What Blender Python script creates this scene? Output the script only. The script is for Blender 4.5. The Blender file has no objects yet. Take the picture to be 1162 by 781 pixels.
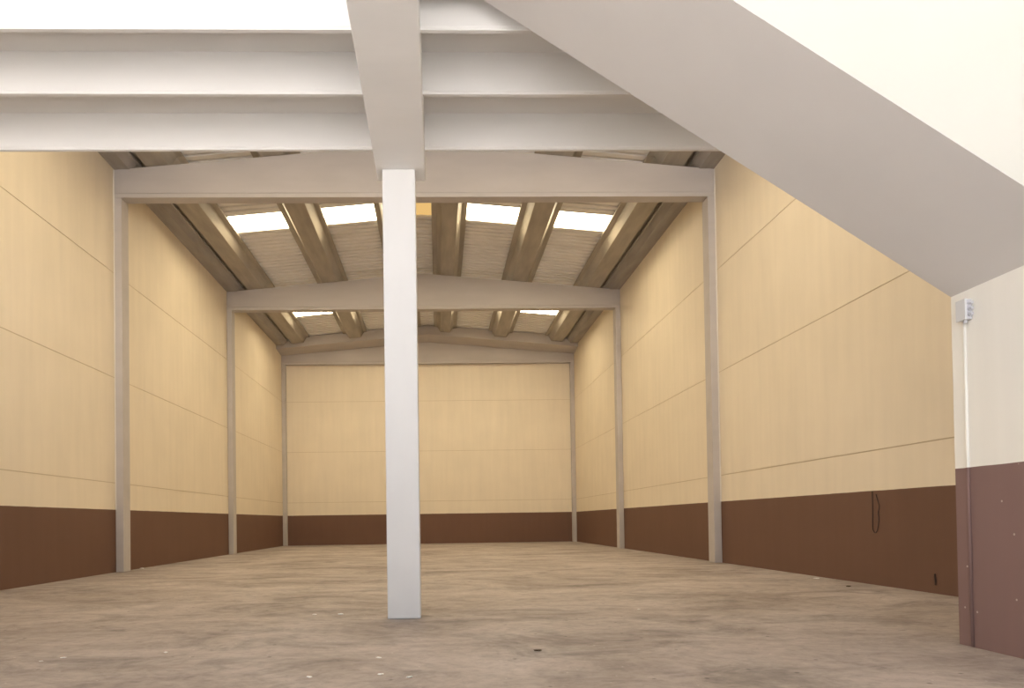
import bpy, bmesh, math, random
from mathutils import Vector, Matrix
random.seed(7)
S = bpy.context.scene
C = S.collection

# ------------------------------------------------------------------ dimensions (metres)
XL, XR = -8.387, 7.508            # inner faces of the long walls
XC = -0.44                        # ridge line
FR = [8.42, 17.948, 27.474, 36.98]   # portal frames along the hall
DADO = 1.6226
SEAMS = [2.319, 5.063, 7.805]
EB = 9.79                         # underside of rafters
ET = 10.54                        # rafter top at the walls
SL = 0.0875                       # roof slope
Y0, YB = -1.1, 37.28              # open front, face of the back wall
def top_z(x, off=0.0): return ET + SL * ((XC - XL) - abs(x - XC)) + off
DECK = 0.36

# ------------------------------------------------------------------ materials
def lin(r, g, b):
    f = lambda c: (c/255)/12.92 if c/255 <= 0.04045 else (((c/255)+0.055)/1.055)**2.4
    return (f(r), f(g), f(b), 1)
def new_mat(name, col, rough=0.8, var=0.06, scale=1.5, bump=0.0, bscale=60, stretch=(1,1,1), spec=0.3):
    m = bpy.data.materials.new(name); m.use_nodes = True
    nt = m.node_tree; N = nt.nodes; L = nt.links
    b = N['Principled BSDF']; b.inputs['Roughness'].default_value = rough
    b.inputs['Specular IOR Level'].default_value = spec
    geo = N.new('ShaderNodeNewGeometry')
    mp = N.new('ShaderNodeMapping'); mp.inputs['Scale'].default_value = stretch
    L.new(geo.outputs['Position'], mp.inputs['Vector'])
    n = N.new('ShaderNodeTexNoise'); n.inputs['Scale'].default_value = scale; n.inputs['Detail'].default_value = 6
    L.new(mp.outputs['Vector'], n.inputs['Vector'])
    mr = N.new('ShaderNodeMapRange')
    mr.inputs['From Min'].default_value = 0.3; mr.inputs['From Max'].default_value = 0.7
    mr.inputs['To Min'].default_value = 1 - var; mr.inputs['To Max'].default_value = 1 + var
    L.new(n.outputs['Fac'], mr.inputs['Value'])
    mul = N.new('ShaderNodeVectorMath'); mul.operation = 'SCALE'
    mul.inputs[0].default_value = col[:3]
    L.new(mr.outputs['Result'], mul.inputs['Scale'])
    L.new(mul.outputs['Vector'], b.inputs['Base Color'])
    if bump:
        n2 = N.new('ShaderNodeTexNoise'); n2.inputs['Scale'].default_value = bscale; n2.inputs['Detail'].default_value = 3
        L.new(geo.outputs['Position'], n2.inputs['Vector'])
        bp = N.new('ShaderNodeBump'); bp.inputs['Strength'].default_value = bump; bp.inputs['Distance'].default_value = 0.01
        L.new(n2.outputs['Fac'], bp.inputs['Height']); L.new(bp.outputs['Normal'], b.inputs['Normal'])
    return m

CREAM = (0.80, 0.70, 0.55)
BROWN = (0.165, 0.090, 0.062)
def wall_mat(name, cream, brown, specks=False):
    """cream paint above a brown painted dado, the edge at a fixed height"""
    m = bpy.data.materials.new(name); m.use_nodes = True
    nt = m.node_tree; N = nt.nodes; L = nt.links
    b = N['Principled BSDF']; b.inputs['Roughness'].default_value = 0.7; b.inputs['Specular IOR Level'].default_value = 0.25
    geo = N.new('ShaderNodeNewGeometry'); sep = N.new('ShaderNodeSeparateXYZ')
    L.new(geo.outputs['Position'], sep.inputs[0])
    wob = N.new('ShaderNodeTexNoise'); wob.inputs['Scale'].default_value = 2.6
    L.new(geo.outputs['Position'], wob.inputs['Vector'])
    wa = N.new('ShaderNodeMath'); wa.operation = 'MULTIPLY_ADD'; wa.inputs[1].default_value = 0.012; 
    L.new(wob.outputs['Fac'], wa.inputs[0]); L.new(sep.outputs['Z'], wa.inputs[2])
    gt = N.new('ShaderNodeMath'); gt.operation = 'GREATER_THAN'; gt.inputs[1].default_value = DADO + 0.006
    L.new(wa.outputs[0], gt.inputs[0])
    # faint blotches and long vertical runs in the paint
    n = N.new('ShaderNodeTexNoise'); n.inputs['Scale'].default_value = 0.8; n.inputs['Detail'].default_value = 5
    L.new(geo.outputs['Position'], n.inputs['Vector'])
    mp = N.new('ShaderNodeMapping'); mp.inputs['Scale'].default_value = (3, 3, 0.25)
    L.new(geo.outputs['Position'], mp.inputs['Vector'])
    n3 = N.new('ShaderNodeTexNoise'); n3.inputs['Scale'].default_value = 1.5; n3.inputs['Detail'].default_value = 4
    L.new(mp.outputs['Vector'], n3.inputs['Vector'])
    ad = N.new('ShaderNodeMath'); ad.operation = 'ADD'; L.new(n.outputs['Fac'], ad.inputs[0]); L.new(n3.outputs['Fac'], ad.inputs[1])
    mr = N.new('ShaderNodeMapRange'); mr.inputs['From Min'].default_value = 0.6; mr.inputs['From Max'].default_value = 1.4
    mr.inputs['To Min'].default_value = 0.95; mr.inputs['To Max'].default_value = 1.05
    L.new(ad.outputs[0], mr.inputs['Value'])
    mix = N.new('ShaderNodeMix'); mix.data_type = 'RGBA'
    mix.inputs[6].default_value = (*brown, 1); mix.inputs[7].default_value = (*cream, 1)
    L.new(gt.outputs[0], mix.inputs[0])
    sc = N.new('ShaderNodeVectorMath'); sc.operation = 'SCALE'
    L.new(mix.outputs[2], sc.inputs[0]); L.new(mr.outputs['Result'], sc.inputs['Scale'])
    out = sc.outputs['Vector']
    if specks:
        v = N.new('ShaderNodeTexVoronoi'); v.inputs['Scale'].default_value = 5.5
        L.new(geo.outputs['Position'], v.inputs['Vector'])
        lt = N.new('ShaderNodeMath'); lt.operation = 'LESS_THAN'; lt.inputs[1].default_value = 0.055
        L.new(v.outputs['Distance'], lt.inputs[0])
        rn = N.new('ShaderNodeSeparateColor'); L.new(v.outputs['Color'], rn.inputs[0])
        inv = N.new('ShaderNodeMath'); inv.operation = 'SUBTRACT'; inv.inputs[0].default_value = 1.0; L.new(gt.outputs[0], inv.inputs[1])
        l2 = N.new('ShaderNodeMath'); l2.operation = 'LESS_THAN'; l2.inputs[1].default_value = 0.8
        L.new(rn.outputs[0], l2.inputs[0])
        mm = N.new('ShaderNodeMath'); mm.operation = 'MULTIPLY'; L.new(lt.outputs[0], mm.inputs[0]); L.new(l2.outputs[0], mm.inputs[1])
        mx = N.new('ShaderNodeMix'); mx.data_type = 'RGBA'
        m3 = N.new('ShaderNodeMath'); m3.operation = 'MULTIPLY'; L.new(mm.outputs[0], m3.inputs[0]); L.new(inv.outputs[0], m3.inputs[1]); L.new(m3.outputs[0], mx.inputs[0]); L.new(out, mx.inputs[6]); mx.inputs[7].default_value = (0.5, 0.4, 0.34, 1)
        out = mx.outputs[2]
    L.new(out, b.inputs['Base Color'])
    return m

M = {}
M['wall'] = wall_mat('painted_panel', CREAM, BROWN)
M['stair_wall'] = wall_mat('painted_render', (0.87, 0.84, 0.77), (0.24, 0.15, 0.132), True)
M['cream'] = new_mat('darkened_parapet_cream', (0.54, 0.525, 0.475, 1), 0.8, 0.02)  # cream made darker than the stairwell wall's to offset strong light on the parapet
M['seam'] = new_mat('joint_filler', (0.60, 0.49, 0.34, 1), 0.9, 0.05)
M['white'] = new_mat('white_concrete_paint', (0.80, 0.785, 0.765, 1), 0.75, 0.03, 1.2, stretch=(0.5, 2, 2))
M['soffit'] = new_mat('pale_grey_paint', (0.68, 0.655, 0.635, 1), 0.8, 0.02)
M['post'] = new_mat('white_post_paint', (0.70, 0.685, 0.67, 1), 0.7, 0.015, 2, stretch=(2, 2, .6))
M['frame'] = new_mat('grey_frame_paint', (0.52, 0.475, 0.445, 1), 0.75, 0.05, 1.0, stretch=(0.6, 2, 2))
M['purlin'] = new_mat('bare_concrete', (0.38, 0.34, 0.285, 1), 0.55, 0.16, 1.3, stretch=(3, 0.5, 3), spec=0.5)
M['gutter'] = new_mat('dark_concrete', (0.36, 0.33, 0.30, 1), 0.7, 0.15, 1.3, stretch=(3, 0.5, 3))
M['deck'] = new_mat('fibre_cement', (0.84, 0.82, 0.80, 1), 0.8, 0.07, 0.8)
M['plastic'] = new_mat('grey_plastic', (0.55, 0.55, 0.58, 1), 0.45, 0.02)
M['lid'] = new_mat('pale_plastic', (0.66, 0.66, 0.66, 1), 0.45, 0.02)
M['cable'] = new_mat('dark_cable', (0.05, 0.032, 0.026, 1), 0.5, 0.02)
M['chip'] = new_mat('pale_chip', (0.92, 0.90, 0.86, 1), 0.9, 0.1, 20)
M['darkchip'] = new_mat('dark_chip', (0.10, 0.07, 0.05, 1), 0.9, 0.1, 20)
M['seal'] = new_mat('pale_sealant', (0.75, 0.70, 0.62, 1), 0.8, 0.03)
M['asphalt'] = new_mat('outdoor_concrete', (0.60, 0.585, 0.57, 1), 0.9, 0.1, 0.6)

def emit_mat(name, col, st):
    m = bpy.data.materials.new(name); m.use_nodes = True
    nt = m.node_tree; nt.nodes.clear()
    o = nt.nodes.new('ShaderNodeOutputMaterial'); e = nt.nodes.new('ShaderNodeEmission')
    e.inputs[0].default_value = (*col, 1); e.inputs[1].default_value = st
    nt.links.new(e.outputs[0], o.inputs[0]); return m
M['sky'] = emit_mat('daylit_translucent_sheet', (1.0, 0.84, 0.56), 28)
M['amber'] = emit_mat('yellowed_translucent_sheet', (1.0, 0.62, 0.22), 0.9)

def floor_mat():
    m = bpy.data.materials.new('worn_concrete_floor'); m.use_nodes = True
    nt = m.node_tree; N = nt.nodes; L = nt.links
    b = N['Principled BSDF']; b.inputs['Specular IOR Level'].default_value = 0.2
    geo = N.new('ShaderNodeNewGeometry')
    def noise(scale, det, st=(1,1,1), rough=0.6, dist=0.0):
        mp = N.new('ShaderNodeMapping'); mp.inputs['Scale'].default_value = st
        mp.inputs['Rotation'].default_value = (0, 0, 0.30)
        L.new(geo.outputs['Position'], mp.inputs['Vector'])
        n = N.new('ShaderNodeTexNoise'); n.inputs['Scale'].default_value = scale; n.inputs['Detail'].default_value = det
        n.inputs['Roughness'].default_value = rough; n.inputs['Distortion'].default_value = dist
        L.new(mp.outputs['Vector'], n.inputs['Vector']); return n.outputs['Fac']
    def ramp(src, pts):
        r = N.new('ShaderNodeValToRGB'); e = r.color_ramp.elements
        e[0].position, e[0].color = pts[0][0], pts[0][1]; e[1].position, e[1].color = pts[1][0], pts[1][1]
        for p, c in pts[2:]:
            k = e.new(p); k.color = c
        L.new(src, r.inputs[0]); return r.outputs[0]
    base = ramp(noise(0.45, 9, (0.8, 1.2, 1), 0.68, 0.9), [(0.30, (0.27, 0.222, 0.195, 1)), (0.70, (0.52, 0.46, 0.43, 1)), (0.5, (0.41, 0.352, 0.322, 1))])
    def mixm(a, bsrc, fac, mode):
        x = N.new('ShaderNodeMix'); x.data_type = 'RGBA'; x.blend_type = mode; x.inputs[0].default_value = fac
        L.new(a, x.inputs[6]); L.new(bsrc, x.inputs[7]); return x.outputs[2]
    g = lambda v: (v, v, v, 1)
    streak = ramp(noise(0.8, 10, (0.85, 1.35, 1), 0.70, 1.4), [(0.32, g(0.50)), (0.49, g(0.96)), (0.72, g(1.18))])
    c = mixm(base, streak, 0.85, 'MULTIPLY')
    fine = ramp(noise(7, 9, (1.0, 1.15, 1), 0.75, 0.4), [(0.33, g(0.74)), (0.5, g(1.0)), (0.68, g(1.18))])
    c = mixm(c, fine, 0.8, 'MULTIPLY')
    mark = ramp(noise(1.3, 7, (0.7, 1.6, 1), 0.62, 1.8), [(0.62, g(1.0)), (0.72, g(0.55))])
    c = mixm(c, mark, 0.8, 'MULTIPLY')
    pale = ramp(noise(3.1, 10, (0.5, 2.0, 1), 0.8, 1.0), [(0.63, g(0.0)), (0.72, g(0.16))])
    c = mixm(c, pale, 0.6, 'ADD')
    vo = N.new('ShaderNodeTexVoronoi'); vo.inputs['Scale'].default_value = 5.0
    L.new(geo.outputs['Position'], vo.inputs['Vector'])
    sp = ramp(vo.outputs['Distance'], [(0.035, g(0.30)), (0.06, g(0.0))])
    c = mixm(c, sp, 0.6, 'ADD')
    vo2 = N.new('ShaderNodeTexVoronoi'); vo2.inputs['Scale'].default_value = 3.3
    L.new(geo.outputs['Position'], vo2.inputs['Vector'])
    sp2 = ramp(vo2.outputs['Distance'], [(0.04, g(0.35)), (0.08, g(1.0))])
    c = mixm(c, sp2, 0.8, 'MULTIPLY')
    L.new(c, b.inputs['Base Color'])
    rr = N.new('ShaderNodeMapRange'); rr.inputs['To Min'].default_value = 0.42; rr.inputs['To Max'].default_value = 0.75
    L.new(noise(1.4, 5), rr.inputs['Value']); L.new(rr.outputs[0], b.inputs['Roughness'])
    bp = N.new('ShaderNodeBump'); bp.inputs['Strength'].default_value = 0.15; bp.inputs['Distance'].default_value = 0.01
    L.new(noise(14, 6), bp.inputs['Height']); L.new(bp.outputs['Normal'], b.inputs['Normal'])
    return m
M['floor'] = floor_mat()

# ------------------------------------------------------------------ mesh helpers
def box(bm, x0, x1, y0, y1, z0, z1, mi=0):
    v = [bm.verts.new(p) for p in ((x0,y0,z0),(x1,y0,z0),(x1,y1,z0),(x0,y1,z0),(x0,y0,z1),(x1,y0,z1),(x1,y1,z1),(x0,y1,z1))]
    for f in ((3,2,1,0),(4,5,6,7),(0,1,5,4),(1,2,6,5),(2,3,7,6),(3,0,4,7)):
        bm.faces.new([v[i] for i in f]).material_index = mi
def prism(bm, pts, a0, a1, axis, mi=0):
    """extrude the polygon pts along axis ('x': pts are (y,z); 'y': pts are (x,z); 'z': pts are (x,y))"""
    def P(p, a):
        return {'x': (a, p[0], p[1]), 'y': (p[0], a, p[1]), 'z': (p[0], p[1], a)}[axis]
    A = [bm.verts.new(P(p, a0)) for p in pts]; B = [bm.verts.new(P(p, a1)) for p in pts]
    n = len(pts)
    bm.faces.new(A).material_index = mi; bm.faces.new(B[::-1]).material_index = mi
    for i in range(n):
        bm.faces.new((A[i], B[i], B[(i+1) % n], A[(i+1) % n])).material_index = mi
def tube(bm, pts, r, seg=8):
    rings = []
    for i, p in enumerate(pts):
        p = Vector(p); t = (Vector(pts[min(i+1, len(pts)-1)]) - Vector(pts[max(i-1, 0)])).normalized()
        a = t.orthogonal().normalized() if i == 0 else (rings_a - t * rings_a.dot(t)).normalized()
        rings_a = a; b = t.cross(a)
        rings.append([bm.verts.new(p + a*math.cos(k*2*math.pi/seg)*r + b*math.sin(k*2*math.pi/seg)*r) for k in range(seg)])
    for q in range(len(rings)-1):
        for k in range(seg):
            bm.faces.new((rings[q][k], rings[q][(k+1) % seg], rings[q+1][(k+1) % seg], rings[q+1][k]))
    bm.faces.new(rings[0][::-1]); bm.faces.new(rings[-1])
def obj(name, bm, mats, parent=None, bevel=0, smooth=False, recalc=True):
    if recalc: bmesh.ops.recalc_face_normals(bm, faces=bm.faces)
    me = bpy.data.meshes.new(name); bm.to_mesh(me); bm.free()
    for m in (mats if isinstance(mats, (list, tuple)) else [mats]): me.materials.append(m)
    if smooth:
        for p in me.polygons: p.use_smooth = True
    o = bpy.data.objects.new(name, me); C.objects.link(o)
    if bevel:
        bv = o.modifiers.new('bevel', 'BEVEL'); bv.width = bevel; bv.segments = 2; bv.limit_method = 'ANGLE'; bv.angle_limit = 0.6
    if parent is not None:
        o.parent = parent; o.location = -Vector(parent.location)
    return o
def thing(name, label, cat, loc, group=None):
    o = bpy.data.objects.new(name, None); o.location = loc; o.empty_display_size = 0.3; C.objects.link(o)
    return tag(o, label, cat, group)
def tag(o, label, cat, group=None):
    o['label'] = label; o['category'] = cat
    if group: o['group'] = group
    return o
def struct(o, label=None, cat=None):
    o['kind'] = 'structure'
    if label: o['label'] = label
    if cat: o['category'] = cat
    return o

# ------------------------------------------------------------------ floor and ground
bm = bmesh.new(); box(bm, XL-0.2, XR+0.2, Y0, YB+0.2, -0.2, 0)
struct(obj('floor', bm, M['floor']), 'worn brownish grey concrete floor of the empty hall', 'floor')
bm = bmesh.new(); box(bm, -60, 60, -70, Y0, -0.25, -0.02)
struct(obj('ground', bm, M['asphalt']), 'pale concrete yard outside the open front', 'ground')

# ------------------------------------------------------------------ long walls and back wall: stacked precast panels with filled joints
def panel_wall(name, label, kind):
    bm = bmesh.new(); G = 0.010; R = 0.010
    zs = [0] + SEAMS + [10.86]
    top = {'L': 10.86, 'R': 10.86, 'B': 12.0}[kind]
    zs[-1] = top
    for i in range(len(zs)-1):
        a = zs[i] + (G if i else -0.0); b = zs[i+1] - (G if i < len(zs)-2 else 0)
        if kind == 'L': box(bm, XL-0.2, XL, Y0, YB+0.2, a, b, 0)
        if kind == 'R': box(bm, XR, XR+0.2, Y0, YB+0.2, a, b, 0)
        if kind == 'B':
            if i < len(zs)-2: box(bm, XL-0.2, XR+0.2, YB, YB+0.2, a, b, 0)
            else: prism(bm, [(XL-0.2, a), (XR+0.2, a), (XR+0.2, top_z(XR)+0.3), (XC, top_z(XC)+0.3), (XL-0.2, top_z(XL)+0.3)], YB, YB+0.2, 'y', 0)
    for s in SEAMS:
        if kind == 'L': box(bm, XL-0.19, XL-R, Y0, YB+0.2, s-G, s+G, 1)
        if kind == 'R': box(bm, XR+R, XR+0.19, Y0, YB+0.2, s-G, s+G, 1)
        if kind == 'B': box(bm, XL-0.2, XR+0.2, YB+R, YB+0.19, s-G, s+G, 1)
    struct(obj(name, bm, [M['wall'], M['seam']]), label, 'wall')
panel_wall('wall_left', 'left hall wall of cream panels above a brown dado', 'L')
panel_wall('wall_right', 'right hall wall of cream panels above a brown dado', 'R')
panel_wall('wall_back', 'far end wall of cream panels above a brown dado', 'B')

# ------------------------------------------------------------------ roof: purlins, gutters, corrugated deck, rooflights
PW = [(-7.88, -6.63), (-4.89, -3.62), (-1.95, -0.78), (-0.10, 1.07), (2.76, 4.03), (5.76, 7.01)]
GAPS = [(-6.63, -4.89), (-3.62, -1.95), (1.07, 2.76), (4.03, 5.76)]
RIDGE_GAP = (-0.78, -0.10)
SKY = [(12.45, 13.5), (21.98, 23.03), (31.5, 32.55)]
PER = 0.30
PROF = [(0.0, 0.0), (0.19, 0.0), (0.205, 0.12), (0.285, 0.12)]
def sheet_rows(a, b):
    i0 = int(math.floor(a/PER)); out = []
    while i0*PER < b:
        for dy, dz in PROF:
            y = i0*PER + dy
            if a <= y <= b: out.append((y, dz))
        i0 += 1
    return out
bm = bmesh.new()
xs = sorted(set([XL-0.2, XC, XR+0.2] + [v for g in GAPS for v in g] + list(RIDGE_GAP)))
ROWS = sheet_rows(Y0, YB+0.25)
n = len(ROWS)-1; ys = [q[0] for q in ROWS]
vs = {}
def vert(ix, iy):
    k = (ix, iy)
    if k not in vs: vs[k] = bm.verts.new((xs[ix], ys[iy], top_z(xs[ix], DECK) + ROWS[iy][1]))
    return vs[k]
for ix in range(len(xs)-1):
    xm = (xs[ix]+xs[ix+1])/2
    isgap = any(a < xm < b for a, b in GAPS) or (RIDGE_GAP[0] < xm < RIDGE_GAP[1])
    for iy in range(n):
        ym = (ys[iy]+ys[iy+1])/2
        if isgap and any(a < ym < b for a, b in SKY): continue
        bm.faces.new((vert(ix, iy), vert(ix+1, iy), vert(ix+1, iy+1), vert(ix, iy+1)))
deck = obj('ceiling', bm, M['deck'])
so = deck.modifiers.new('thickness', 'SOLIDIFY'); so.thickness = 0.03; so.offset = 1
struct(deck, 'corrugated fibre cement roof sheets between the concrete purlins', 'roof')

def purlin_bm(x0, x1, y0, y1):
    bm = bmesh.new()
    z = lambda x, o: top_z((x0+x1)/2) + (o)
    fl = 0.17; s = 0.16; h = DECK - 0.05
    t = 0.05
    pts = [(x0, h), (x0, h-t), (x0+fl, h-t), (x0+fl+s, 0), (x1-fl-s, 0), (x1-fl, h-t), (x1, h-t), (x1, h)]
    zm = top_z((x0+x1)/2); tilt = -SL if (x0+x1)/2 > XC else SL
    P = [(x, zm + tilt*(x-(x0+x1)/2) + o + 0.01) for x, o in pts]
    prism(bm, P, y0, y1, 'y'); return bm
PN = ['left wall side', 'second from the left', 'left of the ridge', 'right of the ridge', 'second from the right', 'right wall side']
bays = [(FR[0]+0.2, FR[1]+0.15, 'above the nearest rafter'), (FR[1]+0.16, FR[2]+0.15, 'in the middle bay'), (FR[2]+0.16, 35.9, 'in the far bay')]
for (ya, yb, bn) in bays:
    for (x0, x1), pn in zip(PW, PN):
        o = obj('roof_purlin', purlin_bm(x0, x1, ya, yb), M['purlin'], bevel=0.012)
        tag(o, 'brown concrete trough purlin %s, %s' % (bn, pn), 'purlin', 'concrete roof purlins')
    for side in (-1, 1):
        bm = bmesh.new()
        w = XL if side < 0 else XR; d = 1 if side < 0 else -1
        pts = [(w+d*0.0, ET+0.012), (w+d*0.40, ET+0.012), (w+d*0.56, ET+0.20), (w+d*0.62, ET+0.20), (w+d*0.62, ET+0.24), (w+d*0.54, ET+0.24), (w+d*0.38, ET+0.06), (w+d*0.0, ET+0.06)]
        prism(bm, pts, ya, yb, 'y')
        o = obj('roof_gutter', bm, M['gutter'])
        tag(o, 'dark grey concrete eaves gutter %s along the %s wall' % (bn, 'left' if side < 0 else 'right'), 'gutter', 'eaves gutters')

bay_names = ['behind the mezzanine', 'in the middle bay', 'in the far bay']
gap_names = ['beside the left wall purlin', 'left of the ridge', 'right of the ridge', 'beside the right wall purlin']
for bi, (ya, yb) in enumerate(SKY):
    for gi, (x0, x1) in enumerate(GAPS + [RIDGE_GAP]):
        if bi == 0: pass
        bm = bmesh.new(); sr = sheet_rows(ya-0.12, yb+0.12); m = len(sr)-1
        rows = []
        for i in range(m+1):
            y, dz = sr[i]
            rows.append([bm.verts.new((x, y, top_z(x, DECK+0.012)+dz)) for x in ((x0-0.02, XC, x1+0.02) if x0 < XC < x1 else (x0-0.02, x1+0.02))])
        for i in range(m):
            for k in range(len(rows[0])-1):
                bm.faces.new((rows[i][k], rows[i][k+1], rows[i+1][k+1], rows[i+1][k]))
        bm.normal_update()
        amber = gi == 4
        o = obj('skylight', bm, M['amber'] if amber else M['sky'], recalc=False)
        if amber: lab = 'narrow yellowed translucent ridge sheet %s' % bay_names[bi]
        else: lab = 'bright translucent skylight sheet %s, %s' % (bay_names[bi], gap_names[gi])
        tag(o, lab, 'skylight', 'translucent skylight sheets')

# ------------------------------------------------------------------ rafters
def rafter(y, label, far=False):
    t = thing('roof_rafter', label, 'beam', (XC, y, EB))
    D = 0.34
    # web, slightly recessed, straight underside and gabled top
    drop = 0.27 if far else 0.0
    bm = bmesh.new()
    prism(bm, [(XL, EB+0.14), (XR, EB+0.14), (XR, ET-drop), (XC, top_z(XC)-drop), (XL, ET-drop)], y+0.03, y+D-0.03, 'y')
    obj('web', bm, M['frame'], t)
    bm = bmesh.new()   # bottom flange with a chamfered lip
    prism(bm, [(y, EB), (y+D, EB), (y+D, EB+0.10), (y+D-0.03, EB+0.14), (y+0.03, EB+0.14), (y, EB+0.10)], XL, XR, 'x')
    obj('bottom_flange', bm, M['frame'], t)
    if far:
        bm = bmesh.new()
        N_ = 24
        yf, yk = 35.86, y+D
        prof = lambda x: [(yf, top_z(x, DECK-0.03)), (yf, top_z(x, -0.17)), (y+0.03, top_z(x, -0.27)), (yk, top_z(x, -0.27)), (yk, top_z(x, DECK-0.03))]
        X = [XL, XC, XR]; R_ = [[bm.verts.new((x, p[0], p[1])) for p in prof(x)] for x in X]
        for a, b in ((0, 1), (1, 2)):
            for k in range(5): bm.faces.new((R_[a][k], R_[b][k], R_[b][(k+1) % 5], R_[a][(k+1) % 5]))
        bm.faces.new(R_[0]); bm.faces.new(R_[2][::-1])
        obj('top_flange', bm, M['frame'], t)
    return t
rafter(FR[1], 'large grey gabled roof rafter nearest, just behind the white joists')
rafter(FR[2], 'grey gabled roof rafter in the middle of the hall')
rafter(FR[3], 'grey gabled roof rafter at the far end wall', True)

# ------------------------------------------------------------------ wall columns
names = {1: 'nearest', 2: 'second', 3: 'farthest'}
for k in (1, 2, 3):
    for side in (-1, 1):
        y = FR[k]; w = XL if side < 0 else XR; d = 1 if side < 0 else -1
        wd = 0.205; dp = 0.40 if k < 3 else 0.30
        t = thing('wall_column', '%s slim grey column standing against the %s wall' % (names[k], 'left' if side < 0 else 'right'), 'column', (w+d*0.1, y, 0), 'grey columns along the hall walls')
        bm = bmesh.new()
        a, b = sorted((w, w+d*wd)); box(bm, a, b, y, y+dp, 0, EB)
        obj('shaft', bm, M['frame'], t, bevel=0.015)
        if k == 1:
            bm = bmesh.new(); a, b = sorted((w-d*0.0, w+d*0.028)); box(bm, a, b, y-0.018, y-0.001, DADO, ET-0.02)
            o = obj('joint_sealant', bm, M['seal'], t); o['label'] = 'pale sealant line beside the column'
# base plates are not visible; the columns stand straight on the slab

# ------------------------------------------------------------------ mezzanine: main beam, post, joists, slab
RB, RT = 5.90, 6.35
BX0, BX1, BS = -0.725, -0.112, 5.614
bm = bmesh.new(); box(bm, BX0, BX1, 2.6, 8.79, BS, RT)
tag(obj('mezzanine_beam', bm, M['white'], bevel=0.012), 'wide pale beam coming forward overhead, resting on the white post', 'beam')
bm = bmesh.new(); box(bm, -0.647, -0.236, 8.485, 8.785, 0, BS)
tag(obj('concrete_post', bm, M['post'], bevel=0.012), 'tall square white post standing alone in mid floor', 'post')
jn = {8.55: 'last, above the hall', 7.43: 'second from the hall', 6.45: 'third from the hall', 5.39: 'overhead'}
for y in (8.55, 7.43, 6.45):
    for side in (-1, 1):
        if side > 0 and y < 6: continue
        x0, x1 = (XL, BX0) if side < 0 else (BX1, XR)
        bm = bmesh.new()
        prism(bm, [(y-0.012, RT), (y, RB+0.035), (y+0.012, RB+0.02), (y+0.012, RB), (y+0.055, RB), (y+0.06, RB+0.03), (y+0.13, RT)], x0, x1, 'x')
        tag(obj('floor_joist', bm, M['white']), 'white concrete floor joist on the %s of the beam, %s' % ('left' if side < 0 else 'right', jn[y]), 'joist', 'white mezzanine joists')
bm = bmesh.new()
prism(bm, [(XL, 6.36), (BX0, 6.36), (BX0, 2.6), (BX1, 2.6), (BX1, 6.36), (XR, 6.36), (XR, 8.79), (XL, 8.79)], RT, RT+0.2, 'z')
tag(obj('mezzanine_slab', bm, M['white']), 'white mezzanine floor slab over the joists, recessed between them', 'floor slab')

# ------------------------------------------------------------------ stair flight with parapet
SY0, SY1 = 4.80, 6.214
m = -0.6435; sz = lambda x: 6.002 + m*(x-0.474)
t = thing('staircase', 'pale grey concrete stair flight rising diagonally to the mezzanine with cream parapet', 'stairs', (4.8, 5.5, 3.2))
x_lo, x_hi = 4.796, 0.42
nst = 16; run = (x_lo - x_hi)/nst
pts = [(x_lo, sz(x_lo)), (x_hi, sz(x_hi)), (BX1+0.004, sz(x_hi)), (BX1+0.004, RT+0.2), (x_hi, RT+0.2)]
hs = RT+0.2; rise = (hs - (sz(x_lo)+0.36))/nst
for i in range(nst):
    x = x_hi + i*run
    pts += [(x+run*0.999, hs - i*rise if i else hs), (x+run, hs-(i+1)*rise)]
bm = bmesh.new(); prism(bm, pts, SY0+0.14, SY1, 'y')
obj('flight', bm, M['soffit'], t)
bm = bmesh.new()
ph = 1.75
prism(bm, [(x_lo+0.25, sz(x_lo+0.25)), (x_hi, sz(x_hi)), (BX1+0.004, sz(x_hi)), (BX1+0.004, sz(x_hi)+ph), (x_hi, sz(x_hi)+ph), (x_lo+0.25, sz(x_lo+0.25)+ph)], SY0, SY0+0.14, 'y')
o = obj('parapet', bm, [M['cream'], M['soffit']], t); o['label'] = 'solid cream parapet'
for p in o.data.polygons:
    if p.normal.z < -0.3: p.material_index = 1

# ------------------------------------------------------------------ stairwell wall under the stair
WX = 4.796
bm = bmesh.new(); box(bm, WX, WX+0.2, 4.95, SY1, 0, sz(WX)+0.01)
box(bm, WX+0.2, XR, SY1-0.2, SY1, 0, sz(WX)+0.01)
struct(obj('wall_stair', bm, M['stair_wall']), 'cream stairwell wall with brown dado under the stair', 'wall')
bm = bmesh.new(); box(bm, WX+0.004, XR, SY0+0.15, SY1, sz(WX)+0.012, sz(WX)+0.36)
tag(obj('stair_landing', bm, M['soffit']), 'grey stair landing behind the stairwell wall', 'landing')

# junction box and conduit on the stairwell wall
t = thing('junction_box', 'small grey electrical junction box high on the stairwell wall', 'junction box', (WX, 6.015, 2.95))
bm = bmesh.new(); box(bm, WX-0.055, WX, 5.965, 6.07, 2.945, 3.125); obj('box_body', bm, M['plastic'], t, bevel=0.006)
bm = bmesh.new(); box(bm, WX-0.07, WX-0.052, 5.961, 6.074, 2.941, 3.129); obj('lid', bm, M['lid'], t, bevel=0.004)
for z in (2.985, 3.035, 3.085):
    bm = bmesh.new(); tube(bm, [(WX-0.028, 5.967, z), (WX-0.028, 5.947, z)], 0.019, 12); tube(bm, [(WX-0.028, 5.947, z), (WX-0.028, 5.93, z)], 0.013, 12)
    obj('cable_gland', bm, M['plastic'], t)
bm = bmesh.new(); tube(bm, [(WX-0.028, 6.015, 2.946), (WX-0.028, 6.015, 2.92)], 0.016, 12); obj('cable_gland', bm, M['plastic'], t)
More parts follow.
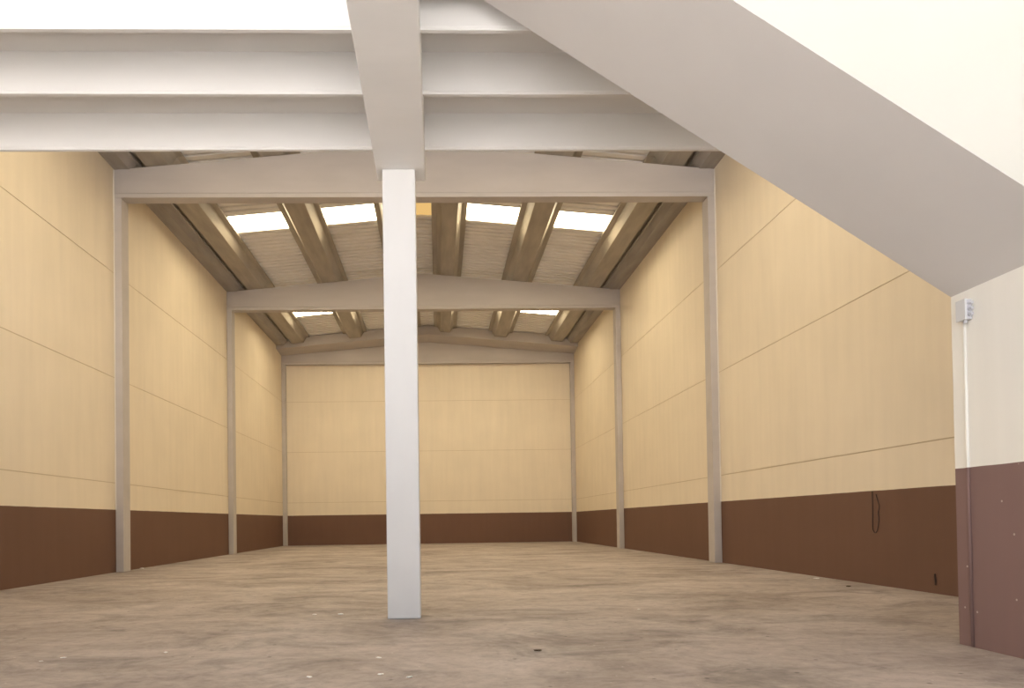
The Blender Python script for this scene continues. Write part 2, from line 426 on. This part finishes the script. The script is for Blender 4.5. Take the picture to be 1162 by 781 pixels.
bm = bmesh.new(); tube(bm, [(WX-0.009, 6.05, 2.945), (WX-0.009, 6.05, 0.005)], 0.013, 12)
tag(obj('conduit', bm, M['stair_wall'], smooth=True), 'thin painted conduit running down the stairwell wall from the box', 'conduit')

# ------------------------------------------------------------------ loose cable and mark on the right wall
def smooth_pts(P, k=6):
    out = []
    for i in range(len(P)-1):
        p0, p1, p2, p3 = [Vector(P[max(0, min(len(P)-1, j))]) for j in (i-1, i, i+1, i+2)]
        for q in range(k):
            s = q/k
            out.append(0.5*((2*p1) + (p2-p0)*s + (2*p0-5*p1+4*p2-p3)*s*s + (3*p1-p0-3*p2+p3)*s**3))
    out.append(Vector(P[-1])); return out
cx_ = XR-0.012
bm = bmesh.new()
tube(bm, smooth_pts([(cx_, 11.62, 1.62), (cx_, 11.62, 1.3), (cx_, 11.63, 1.0), (cx_, 11.60, 0.92), (cx_, 11.55, 0.90), (cx_, 11.50, 0.96), (cx_, 11.46, 1.12), (cx_, 11.47, 1.25), (cx_, 11.44, 1.35), (cx_, 11.49, 1.48), (cx_, 11.52, 1.56)]), 0.0065, 6)
tag(obj('cable', bm, M['cable'], smooth=True), 'dark loose cable hanging in a loop on the right wall dado', 'cable')
bm = bmesh.new()
tube(bm, smooth_pts([(cx_, 10.17, 0.30), (cx_+0.002, 10.175, 0.25), (cx_, 10.165, 0.21), (cx_+0.004, 10.17, 0.13)]), 0.012, 6)
tag(obj('cable_stub', bm, M['cable'], smooth=True), 'short dark cable stub low on the right wall dado', 'cable')

# ------------------------------------------------------------------ litter on the floor
def chip(x, y, s, mat, name, label, flat=0.35, elong=1.6, rot=0.0):
    bm = bmesh.new()
    bmesh.ops.create_icosphere(bm, subdivisions=2, radius=1)
    for v in bm.verts:
        k = 0.75 + 0.5*random.random()
        v.co = Vector((v.co.x*s*elong*k, v.co.y*s*k, (v.co.z*k)*s*flat))
    bmesh.ops.rotate(bm, verts=bm.verts, matrix=Matrix.Rotation(rot, 3, 'Z'))
    zmin = min(v.co.z for v in bm.verts)
    for v in bm.verts: v.co.z -= zmin
    o = obj(name, bm, mat); o.location = (x, y, 0.0)
    tag(o, label, 'debris', 'bits of rubble on the floor')
for x, y, s, mt, lab in [
    (-8.25, 19.2, 0.05, 'chip', 'pale chip at the foot of the left wall just past the nearest column'),
    (-3.444, 6.345, 0.020, 'chip', 'brighter of two white chips near the lower left corner'),
    (-3.56, 6.194, 0.016, 'chip', 'fainter white chip left of its brighter neighbour, lower left corner'),
    (-2.586, 6.512, 0.018, 'chip', 'small pinkish chip on the floor left of the post'),
    (-1.64, 8.999, 0.022, 'chip', 'small white chip left of the post, the farther one'),
    (-1.30, 8.996, 0.03, 'chip', 'larger white chip just left of the post foot'),
    (-0.544, 6.07, 0.020, 'chip', 'white chip in front of the post, closest to its foot'),
    (-0.472, 5.404, 0.020, 'chip', 'white chip straight below the post near the bottom edge'),
    (-1.023, 5.361, 0.022, 'chip', 'white flake left of the post near the bottom edge'),
    (-0.239, 5.293, 0.022, 'chip', 'white flake below and right of the post foot'),
    (7.20, 12.9, 0.04, 'chip', 'pale chip at the foot of the right wall'),
    (6.905, 11.388, 0.035, 'darkchip', 'dark crumb on the floor near the right wall'),
    (2.623, 8.964, 0.018, 'chip', 'tiny white chip in the open floor right of the post'),
    (0.889, 6.256, 0.03, 'darkchip', 'dark fleck on the floor right of the post'),
]:
    chip(x, y, s*0.8, M[mt], 'floor_chip', lab, rot=random.uniform(-0.6, 0.6))

# ------------------------------------------------------------------ light
w = bpy.data.worlds.new('world'); S.world = w; w.use_nodes = True
bg = w.node_tree.nodes['Background']
wn = w.node_tree.nodes; wl = w.node_tree.links
tc = wn.new('ShaderNodeTexCoord'); sx = wn.new('ShaderNodeSeparateXYZ'); wl.new(tc.outputs['Generated'], sx.inputs[0])
rp = wn.new('ShaderNodeValToRGB'); wl.new(sx.outputs['Z'], rp.inputs[0])
e = rp.color_ramp.elements      # hazy sky, brightest towards the horizon
e[0].position = 0.0; e[0].color = (0.93, 0.95, 1.0, 1); e[1].position = 0.75; e[1].color = (0.12, 0.135, 0.16, 1)
k = e.new(0.30); k.color = (0.36, 0.39, 0.44, 1)
dt = wn.new('ShaderNodeVectorMath'); dt.operation = 'DOT_PRODUCT'; dt.inputs[1].default_value = (-0.75, -0.66, 0)
wl.new(tc.outputs['Generated'], dt.inputs[0])     # the haze is brighter on the left hand side of the yard
dm = wn.new('ShaderNodeMapRange'); dm.inputs['From Min'].default_value = 0.45; dm.inputs['From Max'].default_value = 1.0
dm.inputs['To Min'].default_value = 0.75; dm.inputs['To Max'].default_value = 2.0; wl.new(dt.outputs['Value'], dm.inputs['Value'])
sc2 = wn.new('ShaderNodeVectorMath'); sc2.operation = 'SCALE'
wl.new(rp.outputs[0], sc2.inputs[0]); wl.new(dm.outputs[0], sc2.inputs['Scale'])
wl.new(sc2.outputs['Vector'], bg.inputs[0]); bg.inputs[1].default_value = 2.6
sun = bpy.data.lights.new('sun', 'SUN'); sun.energy = 29; sun.angle = 0.01; sun.color = (1, 0.98, 0.965)
su = bpy.data.objects.new('sun', sun); C.objects.link(su); su.rotation_euler = (math.radians(-6), 0, math.radians(-25)); su.location = (0, 20, 40)

# ------------------------------------------------------------------ camera
yaw, pitch, roll, pcx, pcy = 0.024343, 0.01521, 0.014136, 516.488, 579.868
def Rcam(y, p, r):
    cy, sy, cp, sp, cr, sr = math.cos(y), math.sin(y), math.cos(p), math.sin(p), math.cos(r), math.sin(r)
    M0 = Matrix(((1,0,0),(0,0,-1),(0,1,0)))
    Ry = Matrix(((cy,0,-sy),(0,1,0),(sy,0,cy))); Rx = Matrix(((1,0,0),(0,cp,sp),(0,-sp,cp))); Rz = Matrix(((cr,sr,0),(-sr,cr,0),(0,0,1)))
    return Rz @ Rx @ Ry @ M0
R = Rcam(yaw, pitch, roll)
cam = bpy.data.cameras.new('camera'); co = bpy.data.objects.new('camera', cam); C.objects.link(co)
cm = Matrix((R[0], -R[1], -R[2])).transposed().to_4x4(); cm.translation = (0, 0, 1.2)
co.matrix_world = cm
cam.sensor_fit = 'HORIZONTAL'; cam.sensor_width = 36; cam.lens = 775/1162*36
cam.shift_x = (581-pcx)/1162; cam.shift_y = (pcy-390.5)/1162
cam.clip_end = 300
S.camera = co
S.view_settings.view_transform = 'Standard'; S.view_settings.look = 'None'; S.view_settings.gamma = 1
S.view_settings.exposure = -0.1; S.view_settings.use_curve_mapping = False
